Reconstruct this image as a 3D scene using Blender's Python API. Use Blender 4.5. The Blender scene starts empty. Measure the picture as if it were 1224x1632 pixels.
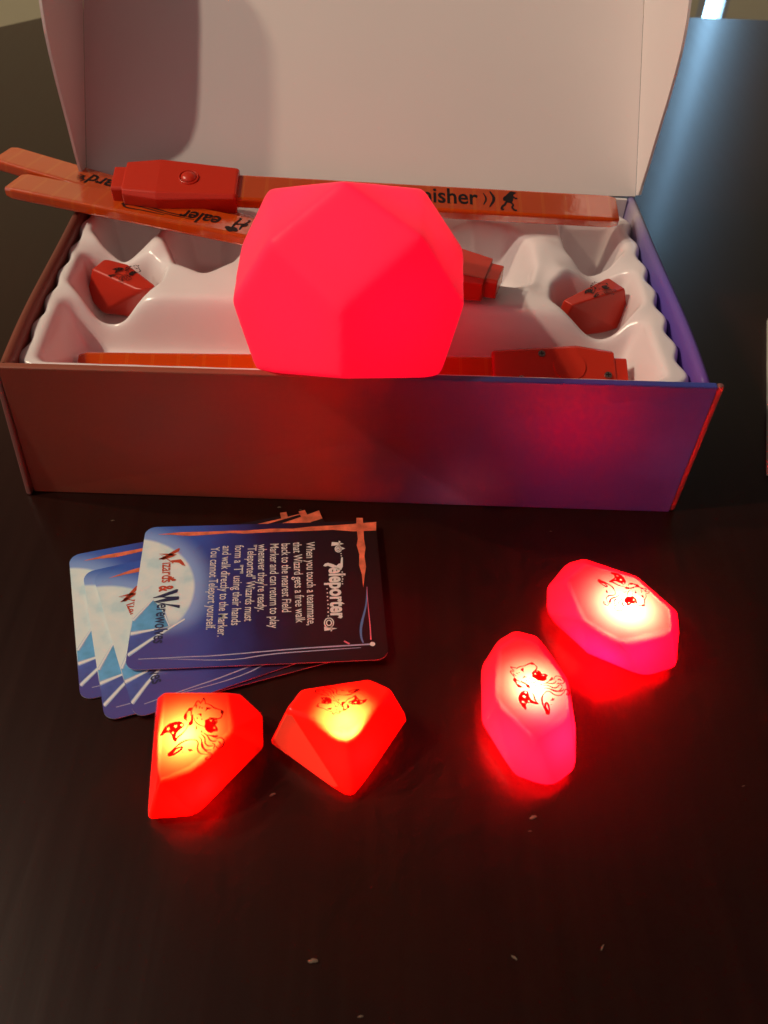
import bpy, bmesh, math, random
import numpy as np
from mathutils import Vector, Matrix, Euler

S = bpy.context.scene
COL = S.collection
random.seed(7)

# ------------------------------------------------------------------ camera
cam_data = bpy.data.cameras.new("camera")
cam = bpy.data.objects.new("camera", cam_data)
COL.objects.link(cam)
cam.location = (0.00393, -0.3609, 0.36043)
cam.rotation_euler = (0.77274, -0.03591, 0.00319)
cam_data.sensor_fit = 'VERTICAL'
cam_data.sensor_height = 24.0
cam_data.lens = 24.0 / 1632.0 * 1428.78
cam_data.clip_start = 0.02
cam_data.clip_end = 60.0
cam_data.dof.use_dof = True
cam_data.dof.focus_distance = 0.48
cam_data.dof.aperture_fstop = 10.0
S.camera = cam

# ------------------------------------------------------------------ world and lamps
W = bpy.data.worlds.new("World")
S.world = W
W.use_nodes = True
bg = W.node_tree.nodes["Background"]
# dim room: a little brighter on the viewer's left than across the table
bg.inputs[0].default_value = (1.0, 0.76, 0.68, 1)
_nt = W.node_tree
_tc = _nt.nodes.new('ShaderNodeTexCoord')
_dot = _nt.nodes.new('ShaderNodeVectorMath'); _dot.operation = 'DOT_PRODUCT'
_dot.inputs[1].default_value = (-0.84, -0.50, 0.20)
_nt.links.new(_tc.outputs['Generated'], _dot.inputs[0])
_mr = _nt.nodes.new('ShaderNodeMapRange'); _mr.interpolation_type = 'SMOOTHSTEP'
_mr.inputs[1].default_value = 0.0; _mr.inputs[2].default_value = 1.0
_mr.inputs[3].default_value = 0.045; _mr.inputs[4].default_value = 0.32
_nt.links.new(_dot.outputs['Value'], _mr.inputs[0])
_nt.links.new(_mr.outputs[0], bg.inputs[1])

def point_lamp(name, loc, watts, color, radius, parent=None):
    d = bpy.data.lights.new(name, 'POINT')
    d.energy = watts
    d.color = color
    d.shadow_soft_size = radius
    o = bpy.data.objects.new(name, d)
    COL.objects.link(o)
    o.location = loc
    if parent: o.parent = parent
    return o

def spot_lamp(name, loc, watts, color, cone, blend, radius, parent=None):
    d = bpy.data.lights.new(name, 'SPOT')
    d.energy = watts; d.color = color; d.shadow_soft_size = radius
    d.spot_size = math.radians(cone); d.spot_blend = blend
    o = bpy.data.objects.new(name, d)
    COL.objects.link(o)
    o.location = loc; o.rotation_euler = (math.pi, 0, 0)
    if parent: o.parent = parent
    return o

KEY_A, KEY_B = 42.0, 36.0
point_lamp("ceiling_bulb", (-1.11, -0.176, 1.376), KEY_A, (1.0, 0.85, 0.65), 0.022)
point_lamp("ceiling_bulb", (-1.23, 0.21, 1.35), KEY_B, (1.0, 0.79, 0.54), 0.03)

S.view_settings.view_transform = 'Standard'
S.view_settings.look = 'None'
S.view_settings.exposure = 0.0
S.view_settings.gamma = 1.0
S.view_settings.use_curve_mapping = False
S.render.engine = 'CYCLES'
S.cycles.use_denoising = True
S.cycles.max_bounces = 10
S.cycles.diffuse_bounces = 6
S.cycles.transmission_bounces = 8
S.cycles.sample_clamp_indirect = 60.0
S.cycles.caustics_reflective = False
S.cycles.caustics_refractive = False

# ------------------------------------------------------------------ measured outlines (metres)
BALL_POINTS = [(-0.00849, -0.01575, 0.13517), (-0.04188, 0.00587, 0.15613), (0.02696, 0.00523, 0.16122), (-0.06257, 0.01366, 0.11855), (0.05034, 0.01178, 0.12195), (-0.00791, -0.02, 0.09995), (-0.05201, 0.00381, 0.08478), (0.0411, 0.00248, 0.08544), (-0.00914, 0.02287, 0.17757), (-0.04988, 0.08221, 0.14346), (0.03095, 0.08018, 0.14749), (0.05434, 0.07526, 0.11665), (-0.0643, 0.06798, 0.1181), (-0.01765, 0.09983, 0.13451), (-0.04749, 0.07112, 0.08462), (-0.00384, 0.09721, 0.08343), (0.03991, 0.08114, 0.08403)]
CRYSTAL_LONG = [(0.0789, -0.0983, 0.012), (0.0901, -0.1014, 0.012), (0.1013, -0.1261, 0.012), (0.1019, -0.1496, 0.009), (0.0997, -0.1683, 0.006), (0.0883, -0.1774, 0.005), (0.0722, -0.1719, 0.006), (0.0595, -0.1475, 0.009), (0.0608, -0.1206, 0.012), (0.0701, -0.1046, 0.012), (0.067, -0.1209, 0.028), (0.0754, -0.1143, 0.028), (0.0843, -0.1172, 0.028), (0.0954, -0.1386, 0.028), (0.0948, -0.155, 0.028), (0.0778, -0.1663, 0.028), (0.0635, -0.1484, 0.028), (0.0794, -0.1037, 0.0), (0.089, -0.1063, 0.0), (0.0986, -0.1276, 0.0), (0.0991, -0.1478, 0.0), (0.0973, -0.1639, 0.0), (0.0874, -0.1717, 0.0), (0.0736, -0.1669, 0.0), (0.0627, -0.146, 0.0), (0.0638, -0.1229, 0.0), (0.0718, -0.109, 0.0)]
CRYSTAL_FAR = [(0.1201, -0.0508, 0.012), (0.146, -0.0624, 0.012), (0.1617, -0.0846, 0.012), (0.1608, -0.0951, 0.01), (0.1562, -0.1135, 0.006), (0.1424, -0.1182, 0.005), (0.138, -0.1176, 0.005), (0.1141, -0.1056, 0.006), (0.097, -0.0831, 0.008), (0.0984, -0.0694, 0.01), (0.11, -0.0546, 0.012), (0.1043, -0.0784, 0.027), (0.1153, -0.0675, 0.027), (0.1387, -0.0765, 0.027), (0.1515, -0.0955, 0.027), (0.1495, -0.1074, 0.027), (0.1246, -0.1146, 0.027), (0.1095, -0.1028, 0.027), (0.1217, -0.0559, 0.0), (0.1439, -0.0658, 0.0), (0.1575, -0.0849, 0.0), (0.1567, -0.094, 0.0), (0.1527, -0.1098, 0.0), (0.1409, -0.1138, 0.0), (0.1371, -0.1133, 0.0), (0.1165, -0.103, 0.0), (0.1018, -0.0837, 0.0), (0.103, -0.0718, 0.0), (0.113, -0.0591, 0.0)]
CRYSTAL_LEFT = [(-0.0783, -0.1502, 0.031), (-0.0518, -0.1495, 0.031), (-0.0485, -0.1679, 0.031), (-0.0619, -0.1843, 0.031), (-0.0737, -0.1905, 0.031), (-0.082, -0.1499, 0.026), (-0.047, -0.1462, 0.025), (-0.0373, -0.1513, 0.017), (-0.0363, -0.1629, 0.009), (-0.0619, -0.1919, 0.004), (-0.0796, -0.1939, 0.004), (-0.0811, -0.1933, 0.005), (-0.083, -0.188, 0), (-0.062, -0.184, 0), (-0.042, -0.16, 0), (-0.043, -0.145, 0), (-0.05, -0.137, 0), (-0.089, -0.136, 0)]
CRYSTAL_MIDDLE = [(-0.0259, -0.1581, 0.033), (-0.0203, -0.1484, 0.033), (0.0085, -0.1423, 0.033), (0.0181, -0.1458, 0.031), (0.0156, -0.1519, 0.033), (-0.0007, -0.1673, 0.033), (-0.0345, -0.1587, 0.006), (-0.0014, -0.1812, 0.003), (0.0037, -0.1817, 0.003), (0.0268, -0.1473, 0.01), (-0.031, -0.153, 0), (0.0, -0.177, 0), (0.004, -0.177, 0), (0.024, -0.142, 0), (0.012, -0.128, 0), (-0.022, -0.133, 0)]
CRYSTAL_TRAY_LEFT = [(-0.1611, 0.1139, 0.074), (-0.1561, 0.1265, 0.074), (-0.1414, 0.1209, 0.074), (-0.1195, 0.0972, 0.074), (-0.128, 0.092, 0.074), (-0.1674, 0.112, 0.057), (-0.1572, 0.1043, 0.05), (-0.1464, 0.1053, 0.048), (-0.1379, 0.1082, 0.05), (-0.158, 0.112, 0.044), (-0.13, 0.108, 0.044), (-0.162, 0.122, 0.056), (-0.128, 0.112, 0.056)]
CRYSTAL_TRAY_RIGHT = [(0.1176, 0.0936, 0.076), (0.1487, 0.1203, 0.076), (0.1568, 0.1082, 0.076), (0.1224, 0.0886, 0.076), (0.163, 0.1103, 0.056), (0.1579, 0.1047, 0.05), (0.1479, 0.1031, 0.048), (0.1354, 0.1048, 0.05), (0.118, 0.098, 0.046), (0.146, 0.105, 0.046), (0.152, 0.118, 0.056), (0.12, 0.11, 0.056)]
EMBLEM_LEFT = (-0.0633, -0.1671, 0.031)
EMBLEM_MIDDLE = (-0.0033, -0.1536, 0.033)
EMBLEM_LONG = (0.0809, -0.1415, 0.028)
EMBLEM_FAR = (0.1313, -0.0846, 0.027)
LED_LEFT = (-0.0666, -0.1703, 0.031)
LED_MIDDLE = (-0.0011, -0.1629, 0.033)
LED_LONG = (0.0807, -0.1409, 0.028)
LED_FAR = (0.1308, -0.0939, 0.027)
EMBLEM_TRAY_LEFT = (-0.1405, 0.111, 0.074)
EMBLEM_TRAY_RIGHT = (0.1398, 0.1058, 0.076)
CARD_SIZE = (0.124, 0.0918)
CARD_TOP = ((-0.0472, -0.0712, 0.004), 0.0783)
ART_BRANCH = [(-0.0552, 0.0403), (-0.0433, 0.0415), (-0.0317, 0.0413), (-0.0161, 0.0414), (-0.0095, 0.0412), (0.0053, 0.0421), (0.0169, 0.0416), (0.0269, 0.0428), (0.0387, 0.0432), (0.0479, 0.0437), (0.0623, 0.0448), (0.0617, 0.0383), (0.0493, 0.0382), (0.0385, 0.0398), (0.0269, 0.0396), (0.0153, 0.0396), (0.0054, 0.0394), (-0.0094, 0.039), (-0.0169, 0.0398), (-0.0308, 0.0388), (-0.0392, 0.0386), (-0.047, 0.0397)]
ART_BRANCH_CROSS = [(0.0515, 0.0483), (0.0551, 0.0481), (0.055, 0.0425), (0.0548, 0.0323), (0.0553, 0.0261), (0.0543, 0.0202), (0.0547, 0.0126), (0.0537, 0.0074), (0.0524, -0.0013), (0.0522, 0.0075), (0.0511, 0.0139), (0.0517, 0.0214), (0.0506, 0.028), (0.0515, 0.0324), (0.0512, 0.0415)]
ART_LINE = [(0.0548, -0.0367), (0.0432, -0.037), (0.0195, -0.0375), (-0.0213, -0.0399), (-0.0299, -0.0397), (-0.0564, -0.04)]
ART_LINE_BLUE = [(0.0491, -0.0385), (0.0298, -0.0391), (0.0041, -0.0401), (-0.0126, -0.0431), (-0.0469, -0.0401)]
ART_CURVE_BLUE = [(0.0544, -0.0008), (0.0533, -0.0128), (0.0509, -0.0214), (0.0496, -0.027), (0.0495, -0.0326), (0.0504, -0.0358)]
ART_CURVE_PINK = [(0.0543, -0.0008), (0.0541, -0.0128), (0.0544, -0.0263), (0.0542, -0.0342)]
ART_PINK_TICK = [(0.0411, -0.0342), (0.0437, -0.0361)]
ART_WHITE_DOT = (0.0548, -0.0367)
ART_RAYS = [[(-0.0622, -0.0169), (-0.053, -0.0039)], [(-0.062, -0.0249), (-0.0486, -0.0226)], [(-0.0622, -0.0374), (-0.0521, -0.0293), (-0.0364, -0.0172)], [(-0.0471, -0.0127), (-0.0435, -0.0214)]]
ART_BLUE_WEDGE = [(-0.0621, -0.0172), (-0.0533, -0.0045), (-0.0501, -0.0079), (-0.0462, -0.0145), (-0.0435, -0.0209), (-0.0486, -0.0226), (-0.0619, -0.0248)]
ART_VIOLET_WEDGE = [(-0.0619, -0.0252), (-0.0486, -0.0231), (-0.0417, -0.0215), (-0.0522, -0.0289), (-0.0621, -0.0371)]
ART_MOON = ((-0.0583, 0.0018), (-0.0346, 0.0017), (-0.061, 0.034))
CARD_LINES = [('When you touch a teammate,', (0.0255, 0.0313), (0.0253, -0.024)), ('that Wizard gets a free walk', (0.0185, 0.0314), (0.0197, -0.0223)), ('back to the nearest Field', (0.0124, 0.0307), (0.0129, -0.0153)), ('Marker and can return to play', (0.0064, 0.0308), (0.0069, -0.0249)), ("whenever they're ready.", (0.0002, 0.0307), (0.0007, -0.0142)), ('"Teleported" Wizards must', (-0.0053, 0.0304), (-0.0056, -0.0201)), ('form a "T" using their hands', (-0.012, 0.0305), (-0.0119, -0.0222)), ('and walk directly to the Marker.', (-0.0185, 0.0304), (-0.0183, -0.0288)), ('You cannot Teleport yourself.', (-0.0246, 0.0297), (-0.024, -0.0242))]
CARD_TITLE = ('eleporter', (0.038, 0.0129), (0.0379, -0.0206))
TITLE_T = [[(0.0333, 0.0157), (0.0349, 0.0162), (0.0377, 0.015), (0.0392, 0.0139), (0.0392, 0.0123), (0.0368, 0.0129), (0.0348, 0.0141), (0.0334, 0.0136), (0.0324, 0.0142)], [(0.0419, 0.0196), (0.0429, 0.0196), (0.0426, 0.0132), (0.0417, 0.0111), (0.0403, 0.0112), (0.0392, 0.0123), (0.0392, 0.0139), (0.0405, 0.0154), (0.0414, 0.0154)]]
TITLE_DOTS = [(0.042, 0.0223), (0.0421, 0.0207), (0.0421, 0.0095), (0.0422, 0.0079), (0.042, 0.0064), (0.0421, 0.0048), (0.0418, 0.0033), (0.0419, 0.0016), (0.0339, -0.0014), (0.034, -0.004), (0.034, -0.0065), (0.034, -0.0089), (0.0341, -0.0114), (0.0341, -0.0138), (0.034, -0.0163), (0.034, -0.0187)]
TITLE_FIG_A = [[(0.0374, 0.0308), (0.0408, 0.0304), (0.0439, 0.0292), (0.0408, 0.0284), (0.0371, 0.0279)], [(0.0411, 0.0315), (0.042, 0.0311), (0.0417, 0.0275), (0.041, 0.0273)], [(0.0397, 0.026), (0.0426, 0.027), (0.0444, 0.0258), (0.0425, 0.025), (0.0397, 0.0256)]]
TITLE_RINGS_A = [(0.0407, 0.0257)]
TITLE_FIG_B = [[(0.0317, -0.0252), (0.0354, -0.026), (0.0381, -0.0266), (0.0354, -0.0273), (0.0318, -0.0278)], [(0.0351, -0.0249), (0.0359, -0.025), (0.0355, -0.0282), (0.0348, -0.0282)]]
TITLE_RINGS_B = [(0.0342, -0.023)]
LOGO_W_RED = [[(-0.053, 0.0224), (-0.0434, 0.0298), (-0.0425, 0.0296), (-0.0429, 0.0277), (-0.0505, 0.0224)], [(-0.0532, 0.0263), (-0.0461, 0.0262), (-0.0436, 0.0253), (-0.0459, 0.0246), (-0.0508, 0.0256)], [(-0.053, 0.0229), (-0.046, 0.0254), (-0.0447, 0.0245), (-0.0504, 0.022)], [(-0.0532, 0.0264), (-0.0468, 0.0214), (-0.0415, 0.022), (-0.0399, 0.0195), (-0.0387, 0.0171), (-0.0406, 0.018), (-0.0422, 0.0196), (-0.0467, 0.0204)]]
LOGO_IZARDS = ('izards', (-0.0507, 0.0198), (-0.0498, 0.0064))
LOGO_HAT = [(-0.0467, 0.0105), (-0.0453, 0.0106), (-0.0449, 0.0092), (-0.0429, 0.0085), (-0.043, 0.0076), (-0.0447, 0.0073), (-0.0454, 0.0083), (-0.0467, 0.0079), (-0.0472, 0.0093)]
LOGO_AMP = ('&', (-0.0508, 0.0043), (-0.0504, 0.0004))
LOGO_W_NAVY = [[(-0.0532, -0.0031), (-0.0422, 0.0019), (-0.0412, 0.0017), (-0.0415, -0.0002), (-0.0481, -0.0027), (-0.0531, -0.0034)], [(-0.0531, -0.0026), (-0.0458, -0.0027), (-0.0404, -0.0028), (-0.0407, -0.0039), (-0.0463, -0.0035)], [(-0.0526, -0.0056), (-0.0447, -0.003), (-0.0402, -0.0035), (-0.0405, -0.0049), (-0.0478, -0.006)], [(-0.0526, -0.0053), (-0.046, -0.0074), (-0.0395, -0.0084), (-0.0396, -0.0103), (-0.0465, -0.0079), (-0.0523, -0.0059)]]
LOGO_EREWOLVES = ('erewolves', (-0.0507, -0.0074), (-0.0503, -0.0313))
CARD_UNDER = [(-0.0773, -0.0744, 0.0004, 0.2973), (-0.0661, -0.0835, 0.0013, 0.3384), (-0.0586, -0.0788, 0.0023, 0.4272)]

# ------------------------------------------------------------------ helpers
class MB:
    def __init__(self):
        self.v, self.f, self.m = [], [], []
    def add(self, verts, faces, mi=0):
        n = len(self.v)
        self.v += [tuple(p) for p in verts]
        self.f += [tuple(i + n for i in f) for f in faces]
        self.m += [mi] * len(faces)
    def poly(self, pts, z=0.0, mi=0):
        self.add([(p[0], p[1], z) for p in pts], [tuple(range(len(pts)))], mi)
    def stroke(self, pts, w, z=0.0, mi=0, taper=(1, 1), smooth=2):
        pts = [Vector((p[0], p[1])) for p in pts]
        for _ in range(smooth if len(pts) > 2 else 0):
            q = [pts[0]]
            for a, b in zip(pts[:-1], pts[1:]):
                q += [a * .75 + b * .25, a * .25 + b * .75]
            pts = q + [pts[-1]]
        n = len(pts); L, R = [], []
        for i, p in enumerate(pts):
            d = (pts[min(i + 1, n - 1)] - pts[max(i - 1, 0)])
            d = d.normalized() if d.length > 0 else Vector((1, 0))
            t = i / max(1, n - 1)
            k = taper[0] * (1 - t) + taper[1] * t
            if len(taper) == 3: k = (taper[0] * (1 - 2 * t) + taper[1] * 2 * t) if t < .5 else (taper[1] * (2 - 2 * t) + taper[2] * (2 * t - 1))
            o = Vector((-d.y, d.x)) * w * k / 2
            L.append((p.x + o.x, p.y + o.y, z)); R.append((p.x - o.x, p.y - o.y, z))
        self.add(L + R, [(i, n + i, n + i + 1, i + 1) for i in range(n - 1)], mi)
    def disc(self, c, r, z=0.0, mi=0, n=14):
        self.poly([(c[0] + r * math.cos(2 * math.pi * k / n), c[1] + r * math.sin(2 * math.pi * k / n)) for k in range(n)], z, mi)
    def box(self, a, b, mi=0):
        x0, y0, z0 = a; x1, y1, z1 = b
        self.add([(x0, y0, z0), (x1, y0, z0), (x1, y1, z0), (x0, y1, z0), (x0, y0, z1), (x1, y0, z1), (x1, y1, z1), (x0, y1, z1)],
                 [(3, 2, 1, 0), (4, 5, 6, 7), (0, 1, 5, 4), (1, 2, 6, 5), (2, 3, 7, 6), (3, 0, 4, 7)], mi)
    def text(self, s, a, b, size, z=0.0, mi=0, bold=0.0, shift=0.0):
        """text whose baseline runs from a to b, squeezed to that length"""
        cu = bpy.data.curves.new("text", 'FONT')
        cu.body = s; cu.size = size; cu.offset = bold; cu.resolution_u = 3
        o = bpy.data.objects.new("text", cu)
        COL.objects.link(o)
        dg = bpy.context.evaluated_depsgraph_get()
        me = bpy.data.meshes.new_from_object(o.evaluated_get(dg))
        vs = [v.co.copy() for v in me.vertices]
        fs = [tuple(p.vertices) for p in me.polygons]
        x0 = min(v.x for v in vs); x1 = max(v.x for v in vs)
        a = Vector(a); b = Vector(b); d = (b - a); k = d.length / (x1 - x0); d.normalize(); n = Vector((-d.y, d.x))
        self.add([(*(a + d * ((v.x - x0) * k) + n * (v.y + shift)), z) for v in vs], fs, mi)
        bpy.data.objects.remove(o); bpy.data.curves.remove(cu); bpy.data.meshes.remove(me)
    def build(self, name, mats, parent=None, smooth=False, loc=None, rot=None):
        me = bpy.data.meshes.new(name)
        me.from_pydata(self.v, [], self.f)
        for m in (mats if isinstance(mats, (list, tuple)) else [mats]): me.materials.append(m)
        me.polygons.foreach_set('material_index', self.m)
        if smooth: me.polygons.foreach_set('use_smooth', [True] * len(me.polygons))
        me.update()
        return link(name, me, parent, loc, rot)

def link(name, me, parent=None, loc=None, rot=None):
    o = bpy.data.objects.new(name, me)
    COL.objects.link(o)
    if parent: o.parent = parent
    if loc: o.location = loc
    if rot: o.rotation_euler = rot
    return o

def empty(name, loc=(0, 0, 0), rot=(0, 0, 0)):
    o = bpy.data.objects.new(name, None)
    o.empty_display_size = 0.02
    COL.objects.link(o)
    o.location = loc; o.rotation_euler = rot
    return o

def tag(o, label=None, cat=None, group=None, kind=None):
    if label: o['label'] = label
    if cat: o['category'] = cat
    if group: o['group'] = group
    if kind: o['kind'] = kind
    return o

def bm_to_obj(bm, name, mat, parent=None, smooth=False, loc=None, rot=None):
    me = bpy.data.meshes.new(name)
    bm.normal_update(); bm.to_mesh(me); bm.free()
    for m in (mat if isinstance(mat, (list, tuple)) else [mat]): me.materials.append(m)
    if smooth: me.polygons.foreach_set('use_smooth', [True] * len(me.polygons))
    return link(name, me, parent, loc, rot)

def hull_bm(points):
    bm = bmesh.new()
    for p in points: bm.verts.new(p)
    r = bmesh.ops.convex_hull(bm, input=bm.verts[:])
    bad = [e for e in set(r['geom_interior'] + r['geom_unused']) if isinstance(e, bmesh.types.BMVert)]
    bmesh.ops.delete(bm, geom=bad, context='VERTS')
    bmesh.ops.dissolve_limit(bm, angle_limit=math.radians(5), verts=bm.verts[:], edges=bm.edges[:])
    bmesh.ops.recalc_face_normals(bm, faces=bm.faces[:])
    return bm

def rounded_hull(name, points, mat, bevel, seg=3, parent=None, loc=None):
    bm = hull_bm(points)
    bmesh.ops.bevel(bm, geom=bm.edges[:], offset=bevel, segments=seg, profile=0.6, affect='EDGES', clamp_overlap=True)
    o = bm_to_obj(bm, name, mat, parent, True, loc)
    m = o.modifiers.new("wn", 'WEIGHTED_NORMAL'); m.keep_sharp = False
    return o

def bevel_box_obj(name, a, b, mat, bevel=0.001, seg=2, parent=None):
    mb = MB(); mb.box(a, b)
    o = mb.build(name, mat, parent)
    m = o.modifiers.new("bevel", 'BEVEL'); m.width = bevel; m.segments = seg
    return o

# ------------------------------------------------------------------ materials
def mat(name):
    m = bpy.data.materials.new(name); m.use_nodes = True
    nt = m.node_tree; nt.nodes.clear()
    out = nt.nodes.new('ShaderNodeOutputMaterial')
    return m, nt, out
def N(nt, t, **kw):
    n = nt.nodes.new('ShaderNode' + t)
    for k, v in kw.items(): setattr(n, k, v)
    return n
def L(nt, a, b): nt.links.new(a, b)
def ramp(nt, src, stops, interp='LINEAR'):
    r = N(nt, 'ValToRGB'); r.color_ramp.interpolation = interp
    e = r.color_ramp.elements
    e[0].position, e[0].color = stops[0][0], (*stops[0][1], 1)
    e[1].position, e[1].color = stops[-1][0], (*stops[-1][1], 1)
    for p, c in stops[1:-1]:
        x = e.new(p); x.color = (*c, 1)
    if src is not None: L(nt, src, r.inputs[0])
    return r
def principled(name, color, rough=0.5, spec=0.5, coat=0.0, noise=None, bump=None, metal=0.0, subsurf=0.0):
    m, nt, out = mat(name)
    p = N(nt, 'BsdfPrincipled')
    p.inputs['Base Color'].default_value = (*color, 1)
    p.inputs['Roughness'].default_value = rough
    p.inputs['Specular IOR Level'].default_value = spec
    p.inputs['Coat Weight'].default_value = coat
    p.inputs['Metallic'].default_value = metal
    if subsurf:
        p.inputs['Subsurface Weight'].default_value = subsurf
        p.inputs['Subsurface Scale'].default_value = 0.004
        p.inputs['Subsurface Radius'].default_value = (1, .3, .2)
    tc = N(nt, 'TexCoord')
    if noise:
        sc, amt = noise
        t = N(nt, 'TexNoise'); t.inputs['Scale'].default_value = sc; t.inputs['Detail'].default_value = 6
        L(nt, tc.outputs['Object'], t.inputs['Vector'])
        r = ramp(nt, t.outputs['Fac'], [(.3, tuple(c * (1 - amt) for c in color)), (.7, tuple(min(1, c * (1 + amt)) for c in color))])
        L(nt, r.outputs[0], p.inputs['Base Color'])
    if bump:
        sc, st = bump
        t = N(nt, 'TexNoise'); t.inputs['Scale'].default_value = sc; t.inputs['Detail'].default_value = 4
        L(nt, tc.outputs['Object'], t.inputs['Vector'])
        b = N(nt, 'Bump'); b.inputs['Strength'].default_value = st; b.inputs['Distance'].default_value = 0.001
        L(nt, t.outputs['Fac'], b.inputs['Height']); L(nt, b.outputs[0], p.inputs['Normal'])
    L(nt, p.outputs[0], out.inputs[0])
    return m

def translucent_plastic(name, trans, diff, mixf, rough, gloss, bumpy=0.0):
    """thin translucent plastic wall: lets the light of a lamp inside through"""
    m, nt, out = mat(name)
    a = N(nt, 'BsdfTranslucent'); a.inputs[0].default_value = (*trans, 1)
    d = N(nt, 'BsdfDiffuse'); d.inputs[0].default_value = (*diff, 1)
    mx = N(nt, 'MixShader'); mx.inputs[0].default_value = mixf
    L(nt, d.outputs[0], mx.inputs[1]); L(nt, a.outputs[0], mx.inputs[2])
    g = N(nt, 'BsdfGlossy'); g.inputs['Roughness'].default_value = rough
    fr = N(nt, 'Fresnel'); fr.inputs[0].default_value = 1.46
    mu = N(nt, 'Math', operation='MULTIPLY'); mu.inputs[1].default_value = gloss
    L(nt, fr.outputs[0], mu.inputs[0])
    m2 = N(nt, 'MixShader'); L(nt, mu.outputs[0], m2.inputs[0]); L(nt, mx.outputs[0], m2.inputs[1]); L(nt, g.outputs[0], m2.inputs[2])
    if bumpy:
        tc = N(nt, 'TexCoord'); t = N(nt, 'TexNoise'); t.inputs['Scale'].default_value = 90; t.inputs['Detail'].default_value = 5
        L(nt, tc.outputs['Object'], t.inputs['Vector'])
        b = N(nt, 'Bump'); b.inputs['Strength'].default_value = bumpy; b.inputs['Distance'].default_value = .0015
        L(nt, t.outputs['Fac'], b.inputs['Height']); L(nt, b.outputs[0], g.inputs['Normal'])
    L(nt, m2.outputs[0], out.inputs[0])
    return m

def emitter(name, color, strength):
    m, nt, out = mat(name)
    e = N(nt, 'Emission'); e.inputs[0].default_value = (*color, 1); e.inputs[1].default_value = strength
    L(nt, e.outputs[0], out.inputs[0])
    return m

# dark stained table top with faint grain along the depth
def table_material():
    m, nt, out = mat("dark_wood")
    tc = N(nt, 'TexCoord')
    mp = N(nt, 'Mapping'); mp.inputs['Scale'].default_value = (130, 7, 7)
    L(nt, tc.outputs['Object'], mp.inputs[0])
    n1 = N(nt, 'TexNoise'); n1.inputs['Scale'].default_value = 1.0; n1.inputs['Detail'].default_value = 8; n1.inputs['Distortion'].default_value = .4
    L(nt, mp.outputs[0], n1.inputs['Vector'])
    n2 = N(nt, 'TexNoise'); n2.inputs['Scale'].default_value = 7.0; n2.inputs['Detail'].default_value = 3
    L(nt, tc.outputs['Object'], n2.inputs['Vector'])
    r = ramp(nt, n1.outputs['Fac'], [(.25, (.022, .0045, .0026)), (.55, (.026, .0056, .0033)), (.8, (.031, .0072, .0044))])
    mix = N(nt, 'MixRGB', blend_type='MULTIPLY'); mix.inputs[0].default_value = .5
    L(nt, r.outputs[0], mix.inputs[1]); L(nt, n2.outputs['Color'], mix.inputs[2])
    p = N(nt, 'BsdfPrincipled')
    L(nt, mix.outputs[0], p.inputs['Base Color'])
    rr = N(nt, 'MapRange'); rr.inputs[3].default_value = .26; rr.inputs[4].default_value = .33
    L(nt, n1.outputs['Fac'], rr.inputs[0]); L(nt, rr.outputs[0], p.inputs['Roughness'])
    p.inputs['Specular IOR Level'].default_value = .30
    p.inputs['Coat Weight'].default_value = .18; p.inputs['Coat Roughness'].default_value = .15
    b = N(nt, 'Bump'); b.inputs['Strength'].default_value = .08; b.inputs['Distance'].default_value = .0006
    L(nt, n1.outputs['Fac'], b.inputs['Height']); L(nt, b.outputs[0], p.inputs['Normal'])
    L(nt, p.outputs[0], out.inputs[0])
    return m

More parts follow.
